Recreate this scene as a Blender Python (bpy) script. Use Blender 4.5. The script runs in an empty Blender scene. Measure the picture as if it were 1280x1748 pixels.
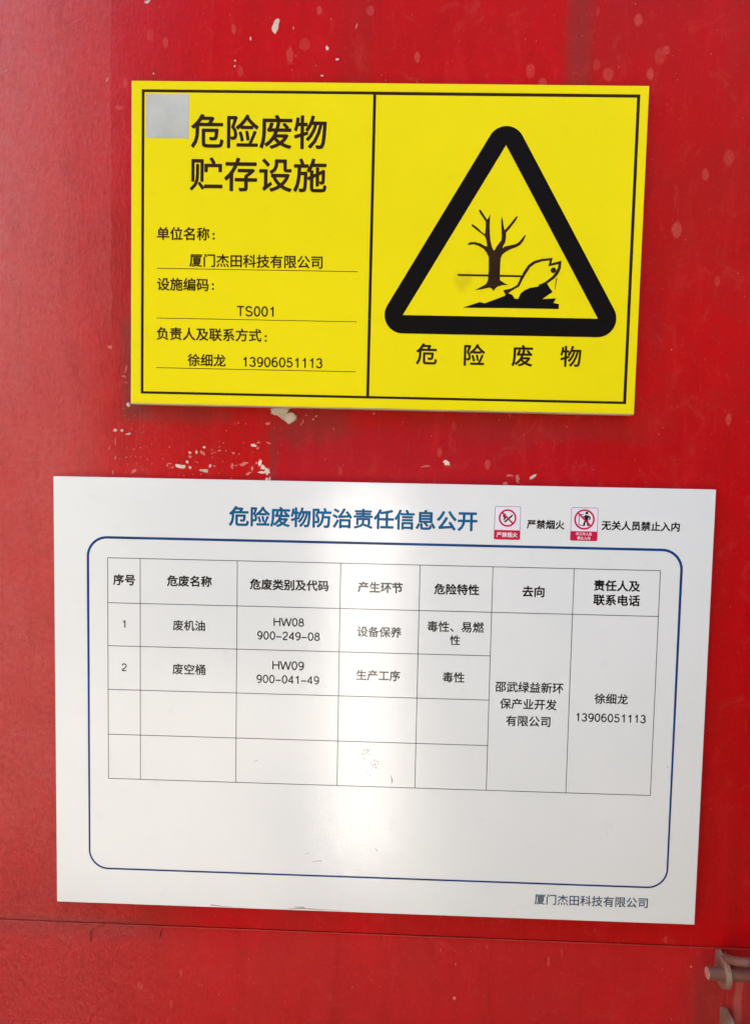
import bpy, bmesh, math, random
from mathutils import Vector, Matrix, noise
rad = math.radians
sc = bpy.context.scene
C = sc.collection

# ------------------------------------------------------------------ camera
EYE = 1.5            # camera height above the ground
DIST = 0.9010        # camera to door face (door face lies near y = 0, facing -y)
cam = bpy.data.cameras.new('camera'); co = bpy.data.objects.new('camera', cam); C.objects.link(co)
p_, y_, r_ = -0.0654, 0.0275, 0.0217
M = Matrix.Rotation(y_, 3, 'Y') @ Matrix.Rotation(p_, 3, 'X') @ Matrix.Rotation(r_, 3, 'Z')
A = Matrix(((1, 0, 0), (0, 0, -1), (0, 1, 0)))
co.matrix_world = Matrix.Translation((0, -DIST, EYE)) @ (A @ M).to_4x4()
cam.sensor_fit = 'VERTICAL'; cam.sensor_height = 36; cam.lens = 1262 / 1748 * 36
cam.clip_start = 0.01; cam.clip_end = 500
sc.camera = co

# ------------------------------------------------------------------ light
SUN_EL, SUN_AZ = 52, 24          # the sun stands behind the door, which is in open shade
w = bpy.data.worlds.new("World"); sc.world = w; w.use_nodes = True
nt = w.node_tree; sky = nt.nodes.new('ShaderNodeTexSky'); sky.sky_type = 'NISHITA'; sky.sun_disc = False
sky.sun_elevation = rad(SUN_EL); sky.sun_rotation = rad(SUN_AZ); sky.dust_density = 3.0; sky.air_density = 1.0; sky.ozone_density = 0.6
bg = nt.nodes['Background']; bg.inputs[1].default_value = 0.10
nt.links.new(sky.outputs[0], bg.inputs[0])
sl = bpy.data.lights.new('sun', 'SUN'); sl.energy = 5.0; sl.angle = rad(0.5); sl.color = (1, .95, .87)
so = bpy.data.objects.new('sun', sl); C.objects.link(so)
d = Vector((math.sin(rad(SUN_AZ)) * math.cos(rad(SUN_EL)), math.cos(rad(SUN_AZ)) * math.cos(rad(SUN_EL)), math.sin(rad(SUN_EL))))
so.rotation_euler = d.to_track_quat('Z', 'Y').to_euler()
sc.view_settings.view_transform = 'Standard'; sc.view_settings.look = 'None'
sc.view_settings.gamma = 1; sc.view_settings.exposure = 3.0

# ---- measured layout tables (signs in mm from the sign centre, door in m or mm from the camera height)
YTEXT = [
    ('危险废物', -150.1, 131.0, 159.7, 'b'),
    ('贮存设施', -150.1, 81.9, 161.7, 'b'),
    ('单位名称', -238.2, 12.8, 62.8, 'm'),
    ('厦门杰田科技有限公司', -151.4, -17.8, 158.4, 'r'),
    ('设施编码', -238.2, -46.3, 62.1, 'm'),
    ('TS001', -151.7, -76.3, 44.8, 'r'),
    ('负责人及联系方式', -206.4, -104.5, 126.0, 'm'),
    ('徐细龙', -208.9, -135.0, 46.2, 'r'),
    ('13906051113', -117.8, -135.8, 95.6, 'r'),
    ('危', 53.4, -122.4, 25.0, 'r'),
    ('险', 109.9, -122.4, 24.9, 'r'),
    ('废', 166.2, -122.2, 24.8, 'r'),
    ('物', 223.1, -121.8, 24.7, 'r'),
]
WTEXT = [
    ('危险废物防治责任信息公开', -33.0, 226.5, 302.1, 't'),
    ('严禁烟火', 200.0, 224.3, 45.2, 'b'),
    ('无关人员禁止入内', 313.4, 224.9, 93.2, 'b'),
    ('序号', -313.3, 144.6, 27.7, 'b'),
    ('危废名称', -232.3, 144.9, 55.6, 'b'),
    ('危废类别及代码', -109.2, 143.1, 96.9, 'b'),
    ('产生环节', 2.3, 142.8, 55.0, 'b'),
    ('危险特性', 95.2, 142.7, 54.7, 'b'),
    ('去向', 188.1, 142.4, 26.9, 'b'),
    ('责任人及', 288.2, 151.8, 55.5, 'b'),
    ('联系电话', 288.5, 134.2, 56.0, 'b'),
    ('1', -313.7, 89.5, 3.7, 'r'),
    ('2', -313.5, 35.0, 7.4, 'r'),
    ('废机油', -232.7, 89.6, 40.1, 'r'),
    ('废空桶', -232.5, 34.6, 41.2, 'r'),
    ('HW08', -109.2, 97.0, 37.6, 'r'),
    ('900–249–08', -109.4, 79.8, 77.5, 'r'),
    ('HW09', -109.3, 42.8, 39.2, 'r'),
    ('900–041–49', -109.5, 25.3, 77.8, 'r'),
    ('设备保养', 2.1, 87.7, 54.2, 'r'),
    ('生产工序', 1.9, 33.5, 54.1, 'r'),
    ('毒性、易燃', 95.0, 96.5, 69.2, 'r'),
    ('性', 94.8, 80.0, 12.5, 'r'),
    ('毒性', 94.2, 33.8, 26.8, 'r'),
    ('邵武绿益新环', 186.9, 23.8, 83.0, 'r'),
    ('保产业开发', 186.5, 2.8, 69.4, 'r'),
    ('有限公司', 187.0, -18.5, 54.4, 'r'),
    ('徐细龙', 286.9, 12.3, 40.7, 'r'),
    ('13906051113', 287.3, -11.6, 85.1, 'r'),
    ('厦门杰田科技有限公司', 272.3, -244.7, 140.1, 'g'),
    ('严禁烟火', 153.8, 210.9, 24.9, 'w'),
    ('非工作人员', 245.8, 213.3, 18.2, 'w'),
    ('禁止入内', 245.8, 208.2, 15.8, 'w'),
]
TREE = [[107.79, -46.76], [114.86, -46.0], [125.1, -43.66], [128.37, -45.25], [129.88, -48.02], [131.58, -44.81], [134.71, -42.22], [140.44, -40.47], [146.87, -40.36], [142.29, -38.28], [136.76, -34.57], [136.59,
    -22.53], [136.79, -9.87], [138.56, -5.42], [142.92, -1.94], [148.59, 1.05], [154.91, 3.55], [159.29, 6.26], [162.94, 11.36], [165.29, 17.06], [164.37, 17.67], [161.55, 14.48], [158.26, 10.03], [154.14, 7.06],
    [147.15, 5.44], [140.79, 3.83], [138.56, 1.77], [139.23, 4.69], [141.63, 9.14], [142.3, 15.44], [142.02, 19.84], [146.45, 24.94], [152.54, 33.2], [155.17, 38.26], [153.62, 38.86], [150.56, 35.05], [145.67, 28.7],
    [140.38, 22.59], [138.91, 27.97], [137.8, 34.23], [136.63, 38.23], [136.0, 34.21], [136.44, 25.42], [137.14, 16.62], [136.95, 10.95], [134.24, 7.76], [131.56, 3.68], [130.38, 0.76], [128.38, -0.91], [126.47, 2.59],
    [124.28, 10.12], [123.38, 17.67], [122.82, 26.47], [122.91, 35.27], [123.21, 41.3], [121.44, 37.13], [119.47, 34.59], [115.84, 39.56], [111.81, 45.4], [110.13, 45.75], [109.52, 44.86], [111.98, 40.13], [115.33,
    35.78], [118.02, 32.05], [118.21, 26.4], [118.0, 21.36], [117.48, 17.83], [113.94, 20.04], [108.64, 24.99], [102.74, 28.93], [101.6, 28.29], [101.77, 27.03], [106.78, 23.08], [112.03, 19.38], [117.29, 15.68],
    [119.37, 11.31], [120.65, 3.76], [117.68, 4.34], [112.44, 7.16], [105.97, 8.57], [100.2, 8.1], [97.82, 6.17], [98.64, 4.92], [104.77, 6.03], [110.61, 4.23], [116.51, 0.92], [120.52, -3.82], [122.88, -8.84], [123.35,
    -22.75], [122.86, -34.8], [121.08, -39.28], [116.04, -42.54]]
ROCK = [[94.26, -67.52], [105.76, -63.48], [114.06, -60.65], [119.92, -61.95], [131.37, -57.54], [142.81, -52.88], [144.68, -51.32], [147.21, -49.88], [151.77, -51.45], [154.76, -55.85], [159.02, -56.15], [161.37,
    -50.01], [165.72, -46.12], [172.04, -43.22], [182.24, -41.39], [191.71, -37.42], [195.12, -42.43], [198.9, -47.44], [194.16, -50.7], [187.3, -55.9], [203.3, -54.6], [200.31, -60.11], [206.77, -61.27], [206.75,
    -66.99], [151.04, -66.99]]
FISH = [[142.61, -47.29], [150.91, -45.36], [158.46, -40.92], [162.02, -32.87], [165.61, -25.84], [170.45, -18.17], [176.31, -13.65], [184.91, -10.98], [195.74, -9.67], [194.34, -16.25], [206.12, -13.28], [205.5,
    -20.11], [202.91, -25.84], [199.13, -30.58], [190.43, -37.44], [182.21, -40.5]]
TAILF = [[141.04, -46.55], [150.22, -44.11], [151.59, -46.37], [145.59, -51.3], [144.06, -51.84]]
TICK = [[202.37, -31.54], [203.65, -31.52], [201.62, -44.86], [201.11, -44.86]]
SPOTS = [(-0.3024, 0.4997, 0.0043, 0.0064), (-0.2842, 0.4912, 0.0036, 0.0064), (-0.2035, 0.5069, 0.0029, 0.0057), (-0.1954, 0.4597, 0.0036, 0.0064), (-0.3325, 0.4453, 0.0029, 0.0057), (-0.3396, 0.4163, 0.005, 0.0029),
    (-0.3903, 0.4388, 0.0029, 0.005), (-0.1366, 0.4774, 0.0043, 0.01), (-0.1028, 0.5286, 0.0029, 0.0043), (0.1456, 0.462, 0.0057, 0.0086), (0.1604, 0.4496, 0.005, 0.005), (0.2221, 0.4698, 0.0043, 0.0064), (0.2355,
    0.4587, 0.0064, 0.0079), (0.2679, 0.5199, 0.005, 0.0071), (0.2947, 0.4795, 0.0064, 0.01), (0.3011, 0.4861, 0.005, 0.0057), (0.2842, 0.459, 0.0043, 0.0071), (0.3794, 0.3652, 0.0064, 0.0093), (0.3532, 0.3462, 0.0043,
    0.0071), (0.1102, 0.0017, 0.0036, 0.0064), (-0.068, -0.01, 0.0029, 0.0057), (0.0518, 0.0154, 0.0029, 0.0057), (0.0686, 0.0468, 0.0029, 0.0064), (0.1351, 0.0622, 0.0021, 0.0057), (0.3952, 0.0617, 0.0036, 0.0071),
    (-0.1194, 0.4901, 0.0064, 0.0071), (-0.043, 0.5289, 0.005, 0.0057), (0.0131, 0.4764, 0.0036, 0.0064), (0.2211, 0.5288, 0.0014, 0.0057), (-0.3132, -0.6765, 0.0036, 0.0057), (-0.2601, -0.6569, 0.0014, 0.0064),
    (-0.2965, -0.6932, 0.0014, 0.005), (-0.2729, -0.6993, 0.0014, 0.0064), (0.0892, -0.6764, 0.0021, 0.0029), (0.3507, -0.588, 0.0021, 0.0043), (0.2065, -0.6217, 0.0014, 0.0071), (0.2222, -0.6095, 0.0014, 0.0064),
    (0.1279, -0.6057, 0.0014, 0.0036), (0.323, 0.2827, 0.0057, 0.01), (0.3737, 0.2238, 0.0036, 0.0064), (-0.4128, 0.4589, 0.0057, 0.0057)]
FLAKES = [(-277.5, -5.4, 6.7, 1.6, -5, 'p'), (-280.3, -7.7, 3.3, 2.8, -40, 'p'), (-273.8, -10.0, 3.1, 2.7, 0, 'p'), (-263.3, -8.5, 14.5, 5.4, -5, 'w'), (-256.0, -2.9, 4.5, 3.1, -35, 'w'), (-252.6, -9.8, 3.3, 4.0, 0,
    'w'), (-252.7, 8.6, 4.0, 3.1, -20, 'w'), (-252.6, 3.9, 5.6, 3.6, -20, 'p'), (-244.5, 9.1, 4.0, 4.5, 0, 'w'), (-235.0, 15.4, 4.5, 2.9, 0, 'w'), (-236.9, 8.4, 7.8, 4.0, -45, 'p'), (-225.6, 12.5, 2.7, 1.6, 0, 'p'),
    (-222.5, 9.5, 4.9, 1.3, 0, 'p'), (-216.7, 11.7, 4.7, 2.2, 30, 'p'), (-199.1, 8.9, 4.7, 3.3, -35, 'p'), (-227.7, -7.3, 3.3, 4.0, 0, 'w'), (-222.4, -7.3, 3.6, 2.7, -30, 'p'), (-235.6, -13.1, 11.2, 4.0, -5, 'w'),
    (-231.6, -13.6, 2.5, 5.6, 0, 'w'), (-200.7, -6.8, 3.8, 9.5, 0, 'p'), (-196.2, -6.1, 3.3, 1.6, 0, 'p'), (-185.5, -3.4, 12.3, 4.0, 12, 'p'), (-188.8, -5.4, 4.9, 2.7, -20, 'p'), (-176.2, -9.0, 3.1, 6.7, 0, 'p'),
    (-180.3, -15.3, 7.8, 3.8, 30, 'p'), (-168.7, 22.4, 5.6, 2.0, 5, 'p'), (-173.9, 18.9, 7.4, 3.8, -10, 'w'), (-169.7, 15.9, 4.0, 2.7, 50, 'p'), (-156.6, 22.3, 6.2, 2.5, -15, 'p'), (-166.4, -2.1, 4.0, 10.0, -10, 'w'),
    (-170.3, -2.7, 4.5, 2.5, -20, 'p'), (-162.4, -7.6, 7.8, 6.7, -45, 'w'), (-157.3, -12.0, 7.8, 8.9, 0, 'w'), (-164.0, -13.8, 10.0, 2.9, 0, 'w'), (-154.3, -22.0, 2.2, 6.7, 0, 'w'), (-157.7, -22.0, 4.0, 4.5, 0, 'w'),
    (-157.4, 45.7, 6.0, 4.0, 0, 'p'), (-110.9, 56.8, 2.7, 1.6, 0, 'p'), (-98.6, 55.7, 4.2, 2.9, 35, 'p'), (-102.1, 52.0, 3.8, 2.9, 0, 'p'), (-114.6, 49.5, 1.6, 5.6, 0, 'p'), (-116.8, 45.4, 1.8, 4.0, -10, 'p'), (-28.7,
    60.3, 3.1, 2.7, 0, 'p'), (-77.0, 41.2, 2.2, 2.2, 0, 'p'), (-156.2, 22.1, 6.2, 2.0, -15, 'p'), (-344.8, 34.1, 5.7, 4.9, 0, 'w'), (-336.5, 33.9, 3.3, 4.9, -30, 'w'), (-328.6, 29.9, 7.4, 2.5, 10, 'w'), (-321.9, -16.1,
    8.6, 4.1, 30, 'p'), (-350.8, 134.6, 6.9, 4.9, 0, 'p'), (-331.3, 109.1, 2.5, 12.3, -15, 'p'), (-333.3, 99.0, 7.4, 2.9, -20, 'p'), (-329.2, 65.0, 4.9, 5.3, 0, 'w'), (-344.8, 19.4, 1.2, 10.2, 0, 'p'), (-344.8, -0.1,
    1.6, 6.1, 0, 'p'), (-352.1, 12.0, 1.4, 4.9, 0, 'p'), (-348.0, -17.7, 1.8, 6.1, 0, 'p'), (-153.3, 509.9, 8.9, 17.3, -10, 'w'), (-92.7, 485.9, 3.7, 6.3, 0, 'w'), (-80.6, 473.5, 4.2, 2.1, 0, 'w'), (-59.0, 511.1, 2.4,
    6.3, -20, 'p'), (-132.9, 508.8, 2.1, 4.7, 0, 'p'), (-98.6, 454.9, 3.1, 2.1, 0, 'w'), (-306.0, 537.8, 8.4, 3.9, 20, 'w'), (-183.4, 496.1, 2.2, 5.0, 0, 'w'), (-298.5, 455.8, 2.2, 2.2, 0, 'w'), (-201.4, 471.3, 2.2, 2.2,
    0, 'w'), (-201.9, 464.8, 2.5, 2.0, 0, 'w'), (-475.3, 457.7, 6.1, 2.2, 20, 'p'), (-353.9, 448.1, 2.8, 8.4, -30, 'p'), (60.0, 2.9, 11.0, 5.9, -35, 'w'), (34.9, -1.9, 12.7, 3.0, 10, 'p'), (165.5, -11.7, 11.0, 3.8, 30,
    'w'), (132.3, -20.8, 6.8, 5.1, 0, 'p'), (146.8, -15.0, 5.9, 11.0, 0, 'p'), (137.4, -11.0, 11.0, 2.5, 0, 'p'), (383.6, -621.2, 2.9, 2.9, 0, 'p'), (424.7, -600.3, 2.9, 2.1, 0, 'p'), (89.2, -674.8, 4.3, 4.3, 0, 'p')]
BLOB = [[-153.9, 63.7], [-150.6, 65.1], [-131.6, 66.9], [-130.3, 63.6], [-132.9, 59.1], [-126.0, 59.6], [-122.3, 55.5], [-121.9, 51.1], [-125.2, 48.8], [-130.2, 45.4], [-133.6, 46.2], [-137.6, 49.9], [-141.5, 52.9],
    [-146.0, 55.6], [-149.9, 56.3], [-153.3, 57.6]]

# ------------------------------------------------------------------ material helpers
class NT:
    def __init__(s, name):
        s.m = bpy.data.materials.new(name); s.m.use_nodes = True; s.t = s.m.node_tree
        s.b = s.t.nodes['Principled BSDF']
    def n(s, kind, **kw):
        o = s.t.nodes.new('ShaderNode' + kind)
        for k, v in kw.items():
            if k.startswith('in_'):
                key = k[3:]; o.inputs[int(key) if key.isdigit() else key].default_value = v
            else: setattr(o, k, v)
        return o
    def l(s, a, b): s.t.links.new(a, b)
    def put(s, node, i, v):
        if hasattr(v, 'is_linked') or hasattr(v, 'links'): s.l(v, node.inputs[i])
        else: node.inputs[i].default_value = v
    def math(s, op, a, b=0.0, clamp=False):
        o = s.n('Math', operation=op, use_clamp=clamp); s.put(o, 0, a); s.put(o, 1, b); return o.outputs[0]
    def ramp(s, v, a, b, c=0.0, d=1.0, smooth=True):
        o = s.n('MapRange', interpolation_type='SMOOTHSTEP' if smooth else 'LINEAR'); s.put(o, 0, v)
        for i, x in enumerate((a, b, c, d)): o.inputs[i + 1].default_value = x
        return o.outputs[0]
    def mix(s, f, a, b):
        o = s.n('Mix', data_type='RGBA'); s.put(o, 0, f); s.put(o, 6, a); s.put(o, 7, b); return o.outputs[2]
    def noise(s, vec, scale, detail=3, rough=.5, dist=0.0):
        o = s.n('TexNoise'); s.l(vec, o.inputs['Vector']); o.inputs['Scale'].default_value = scale
        o.inputs['Detail'].default_value = detail; o.inputs['Roughness'].default_value = rough; o.inputs['Distortion'].default_value = dist
        return o.outputs[0]
    def vmath(s, op, a, b=(0, 0, 0)):
        o = s.n('VectorMath', operation=op); s.put(o, 0, a); s.put(o, 1, b); return o.outputs[1] if op in ('LENGTH', 'DOT_PRODUCT') else o.outputs[0]

def srgb(r, g, b, a=1):
    f = lambda c: (c / 255 / 12.92) if c / 255 <= .04045 else ((c / 255 + .055) / 1.055) ** 2.4
    return (f(r), f(g), f(b), a)

def simple(name, col, rough=.5, spec=.5, vary=.0, bump=0.0, bscale=300, metallic=0):
    s = NT(name); tc = s.n('TexCoord').outputs['Object']
    if vary:
        f = s.noise(tc, 14, 5, .6); dark = tuple(c * (1 - vary) for c in col[:3]) + (1,)
        s.l(s.mix(s.ramp(f, .35, .65), dark, col), s.b.inputs['Base Color'])
    else: s.b.inputs['Base Color'].default_value = col
    s.b.inputs['Roughness'].default_value = rough; s.b.inputs['Specular IOR Level'].default_value = spec
    s.b.inputs['Metallic'].default_value = metallic
    if bump:
        b = s.n('Bump'); b.inputs['Strength'].default_value = bump; b.inputs['Distance'].default_value = .001
        s.l(s.noise(tc, bscale, 3), b.inputs['Height']); s.l(b.outputs[0], s.b.inputs['Normal'])
    return s.m

# ------------------------------------------------------------------ the red door paint
def door_paint():
    s = NT('red_door_paint')
    # door coordinates in metres: x to the right, z up, origin at the camera's height
    geo = s.n('TexCoord').outputs['Object']
    sep = s.n('SeparateXYZ'); s.l(geo, sep.inputs[0]); X, Z = sep.outputs[0], sep.outputs[2]
    n1 = s.noise(geo, 3.2, 4, .6, .4); n2 = s.noise(geo, 11, 5, .65); n3 = s.noise(geo, 55, 4, .6); nf = s.noise(geo, 260, 3, .6); ng = s.noise(geo, 150, 4, .65, .5)
    wob = s.math('MULTIPLY', s.math('SUBTRACT', n2, .5), .09)
    Xw = s.math('ADD', X, wob)
    wob2 = s.math('MULTIPLY', s.math('SUBTRACT', n3, .5), .008)
    def dist(v, noise_amt=1):
        return v
    def box(x0, x1, z0, z1, sx, sz=None, wobble=None):
        sz = sz or sx; xx = X if wobble is None else s.math('ADD', X, wobble); zz = Z if wobble is None else s.math('ADD', Z, wobble)
        a = s.math('MULTIPLY', s.ramp(xx, x0 - sx, x0 + sx), s.ramp(xx, x1 - sx, x1 + sx, 1, 0))
        b = s.math('MULTIPLY', s.ramp(zz, z0 - sz, z0 + sz), s.ramp(zz, z1 - sz, z1 + sz, 1, 0))
        return s.math('MULTIPLY', a, b)
    base = s.mix(s.ramp(n1, .38, .62), RED_A, RED_B)
    base = s.mix(s.math('MULTIPLY', s.ramp(n2, .45, .75), .45), base, RED_C)
    def over(mask, k, colr):
        nonlocal base
        base = s.mix(s.math('MULTIPLY', mask, k), base, colr)
    # freshly overpainted cleaner patches, straight edged where old notices hung
    over(box(-.04, .187, .44, .8, .004, .004, wob2), .55, RED_BRIGHT)
    over(box(-.1533, .24, -.5, .0425, .0012, .012, None), .5, RED_COOL)
    over(box(.14, .40, -.03, .06, .03, .02, wob), .6, RED_BRIGHT2)
    over(box(.40, .9, -.7, .30, .02, .1, wob), .3, RED_BRIGHT2)
    # grime
    over(box(.187, .215, .43, .8, .009, .02, wob2), .42, GRIME)
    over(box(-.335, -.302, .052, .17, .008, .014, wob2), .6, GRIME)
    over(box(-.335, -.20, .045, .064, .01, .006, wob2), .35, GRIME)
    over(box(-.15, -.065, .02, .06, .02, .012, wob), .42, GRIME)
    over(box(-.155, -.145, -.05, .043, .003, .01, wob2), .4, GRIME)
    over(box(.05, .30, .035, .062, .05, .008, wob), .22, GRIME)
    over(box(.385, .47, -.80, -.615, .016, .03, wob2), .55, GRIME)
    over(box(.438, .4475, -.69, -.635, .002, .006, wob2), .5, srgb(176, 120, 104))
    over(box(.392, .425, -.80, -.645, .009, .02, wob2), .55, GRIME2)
    over(box(-.6, -.30, -.615, -.588, .04, .009, wob2), .5, GRIME3)
    # left side: chalky fading plus the sky's glossy wash painted in as pale colour
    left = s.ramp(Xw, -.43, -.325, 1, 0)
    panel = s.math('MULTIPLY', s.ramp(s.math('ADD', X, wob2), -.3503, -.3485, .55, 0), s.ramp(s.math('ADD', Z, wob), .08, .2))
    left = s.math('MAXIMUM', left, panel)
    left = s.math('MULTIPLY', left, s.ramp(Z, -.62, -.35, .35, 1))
    glare_fade = s.math('MULTIPLY', left, s.math('MULTIPLY', s.ramp(n2, .25, .7, .62, 1.0), s.ramp(ng, .36, .62, .68, 1.0)))
    over(glare_fade, GLARE_FADE_K, BLEACH)
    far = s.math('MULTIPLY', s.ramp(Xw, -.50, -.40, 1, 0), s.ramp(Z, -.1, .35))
    over(s.math('MULTIPLY', far, s.ramp(n3, .3, .7, .4, 1)), .55, GLARE_FADE2)
    # lower, warmer band
    over(s.math('MULTIPLY', s.ramp(Z, -.63, -.60, 1, 0), s.ramp(X, -.25, .15, 1, 0)), .35, WARM)
    over(box(-.7, .9, -.9, -.598, .02, .006, wob2), .30, srgb(200, 52, 54))
    # brushed-out streaks and clouded wear
    bs = s.n('Mapping'); bs.inputs['Scale'].default_value = (1, 1, .2); bs.inputs['Rotation'].default_value = (0, .12, 0); s.l(geo, bs.inputs[0])
    nb = s.noise(bs.outputs[0], 34, 6, .72, .6); nc = s.noise(geo, 24, 7, .75, 1.2)
    over(s.ramp(nb, .50, .74), .30, srgb(206, 40, 38)); over(s.ramp(nb, .50, .26), .30, srgb(138, 14, 12))
    over(s.ramp(nc, .54, .70), .30, srgb(190, 62, 54)); over(s.ramp(nc, .46, .28), .25, srgb(128, 22, 18))
    # fine mottling and light scuffs
    base = s.mix(s.math('MULTIPLY', s.ramp(nf, .58, .74), .22), base, SCUFF)
    streak = s.n('Mapping'); streak.inputs['Scale'].default_value = (1, 1, .12); s.l(geo, streak.inputs[0])
    ns = s.noise(streak.outputs[0], 120, 3, .6)
    base = s.mix(s.math('MULTIPLY', s.ramp(ns, .62, .78), .14), base, SCUFF)
    # drip marks: pale dried ovals, each at its own place
    dn = s.n('TexNoise'); s.l(geo, dn.inputs['Vector']); dn.inputs['Scale'].default_value = 140; dn.inputs['Detail'].default_value = 3
    off = s.vmath('MULTIPLY', s.vmath('SUBTRACT', dn.outputs[1], (.5, .5, .5)), (.004, 0, .004))
    q = s.vmath('ADD', geo, off)
    total = None
    for i, (x, z, rx, rz) in enumerate(SPOTS):
        k = .35 + .5 * ((i * 37) % 11) / 11
        v = s.vmath('LENGTH', s.vmath('MULTIPLY', s.vmath('SUBTRACT', q, (x, 0, z)), (1 / rx, 0, 1 / rz)))
        e = s.ramp(v, .75, 1.15, k, 0)
        total = e if total is None else s.math('MAXIMUM', total, e)
    total = s.math('MULTIPLY', total, s.ramp(nf, .3, .6, .55, 1))
    base = s.mix(s.math('MULTIPLY', total, .62), base, SPOT)
    s.l(base, s.b.inputs['Base Color'])
    # gloss
    rg = s.ramp(n2, .3, .7, .30, .42, False)
    s.l(rg, s.b.inputs['Roughness'])
    s.l(s.ramp(Xw, -.42, -.20, .34, .10), s.b.inputs['Specular IOR Level'])
    # relief: orange peel brushed paint, strong on the left and low on the door
    amt = s.math('MAXIMUM', s.ramp(Xw, -.42, -.18, 2.6, .16), s.math('MULTIPLY', s.ramp(Z, -.68, -.60, 1, 0), s.ramp(Xw, -.3, .05, .9, .1)))
    st2 = s.n('Mapping'); st2.inputs['Scale'].default_value = (1, 1, .55); s.l(geo, st2.inputs[0])
    a = s.noise(st2.outputs[0], 210, 4, .62, .3); b = s.noise(st2.outputs[0], 70, 3, .6, .6); c = s.noise(st2.outputs[0], 22, 3, .5)
    h = s.math('ADD', s.math('MULTIPLY', a, .85), s.math('ADD', s.math('MULTIPLY', b, .7), s.math('MULTIPLY', c, .8)))
    h = s.math('ADD', s.math('MULTIPLY', h, amt), s.math('MULTIPLY', total, .06))
    h = s.math('ADD', h, s.math('MULTIPLY', nf, .05))
    bp = s.n('Bump'); bp.inputs['Strength'].default_value = .8; bp.inputs['Distance'].default_value = .0016
    s.l(h, bp.inputs['Height']); s.l(bp.outputs[0], s.b.inputs['Normal'])
    return s.m

# ------------------------------------------------------------------ colours
RED_A = srgb(172, 18, 14); RED_B = srgb(190, 8, 12); RED_C = srgb(158, 34, 26)
RED_BRIGHT = srgb(190, 6, 6); RED_COOL = srgb(176, 14, 34); RED_BRIGHT2 = srgb(182, 6, 18)
GRIME = srgb(104, 52, 42); GRIME2 = srgb(84, 34, 20); GRIME3 = srgb(120, 55, 48); BLEACH = srgb(204, 84, 76); GLARE_FADE2 = srgb(192, 108, 106)
WARM = srgb(188, 44, 34); SCUFF = srgb(214, 84, 80); SPOT = srgb(206, 92, 80); GLARE_FADE_K = .85

MAT = {}
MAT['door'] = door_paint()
def board_white():
    s = NT('glossy_white_board'); tc = s.n('TexCoord').outputs['Object']
    f = s.noise(tc, 3, 4, .6); g = s.noise(tc, 30, 4, .6)
    colr = s.mix(s.ramp(f, .35, .65), srgb(230, 230, 222), srgb(234, 233, 225))
    colr = s.mix(s.math('MULTIPLY', s.ramp(g, .60, .8), .35), colr, srgb(212, 208, 202))
    s.l(colr, s.b.inputs['Base Color'])
    s.l(s.ramp(g, .3, .7, .05, .10, False), s.b.inputs['Roughness']); s.b.inputs['IOR'].default_value = 1.72
    a = s.noise(tc, 420, 3, .6); b = s.noise(tc, 60, 2, .5)
    bp = s.n('Bump'); bp.inputs['Strength'].default_value = .5; bp.inputs['Distance'].default_value = .00027
    s.l(s.math('ADD', a, s.math('MULTIPLY', b, 1.1)), bp.inputs['Height']); s.l(bp.outputs[0], s.b.inputs['Normal'])
    return s.m
MAT['white'] = board_white()
def board_yellow():
    s = NT('yellow_sign_face'); tc = s.n('TexCoord').outputs['Object']
    f = s.noise(tc, 2.6, 4, .6); g = s.noise(tc, 40, 4, .6)
    colr = s.mix(s.ramp(f, .35, .65), YEL_A, YEL_B)
    colr = s.mix(s.math('MULTIPLY', s.ramp(g, .62, .8), .12), colr, srgb(190, 160, 20))
    v = s.vmath('LENGTH', s.vmath('MULTIPLY', s.vmath('SUBTRACT', tc, (.094, 0, -.035)), (1 / .014, 0, 1 / .018)))
    colr = s.mix(s.math('MULTIPLY', s.ramp(v, .3, 1.1, .30, 0), s.ramp(g, .4, .6)), colr, srgb(170, 140, 20))
    s.l(colr, s.b.inputs['Base Color']); s.b.inputs['Roughness'].default_value = .5; s.b.inputs['Specular IOR Level'].default_value = .10
    bp = s.n('Bump'); bp.inputs['Strength'].default_value = .4; bp.inputs['Distance'].default_value = .0002
    s.l(s.noise(tc, 240, 2, .5), bp.inputs['Height']); s.l(bp.outputs[0], s.b.inputs['Normal'])
    return s.m
YEL_A = srgb(236, 217, 2); YEL_B = srgb(242, 222, 4)
MAT['yellow'] = board_yellow()
MAT['core'] = simple('cream_foam_core', srgb(214, 196, 150), .7, .3, .2, .3)
MAT['wcore'] = simple('white_foam_core', srgb(232, 226, 222), .6, .3, .1, .3)
MAT['brown'] = simple('brown_black_print', srgb(52, 30, 6), .5, .12, .35)
MAT['black'] = simple('black_print', srgb(12, 5, 3), .5, .1, .3)
MAT['ink'] = simple('dark_grey_print', srgb(30, 30, 33), .16, .5, .2)
MAT['inkb'] = simple('black_heading_print', srgb(26, 26, 28), .16, .5, .2)
MAT['line'] = simple('grey_table_line', srgb(56, 60, 60), .16, .5, .2)
MAT['teal'] = simple('teal_blue_print', srgb(0, 104, 146), .3, .12, .3)
MAT['navy'] = simple('navy_blue_print', srgb(16, 66, 124), .25, .2, .35)
MAT['slate'] = simple('slate_print', srgb(82, 96, 112), .16, .5, .2)
MAT['crimson'] = simple('crimson_print', srgb(206, 18, 66), .16, .5, .1)
MAT['card'] = simple('card_white', srgb(236, 226, 228), .16, .5)
MAT['tag'] = simple('sticker_paper', srgb(196, 195, 182), .5, .4, .22)
MAT['taggrey'] = simple('sticker_grey', srgb(128, 130, 122), .5, .4, .25)
MAT['flake'] = simple('pale_primer', srgb(238, 214, 192), .8, .2, .35, .6, 500)
MAT['pink'] = simple('pink_primer', srgb(226, 120, 106), .7, .3, .35, .6, 500)
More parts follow.
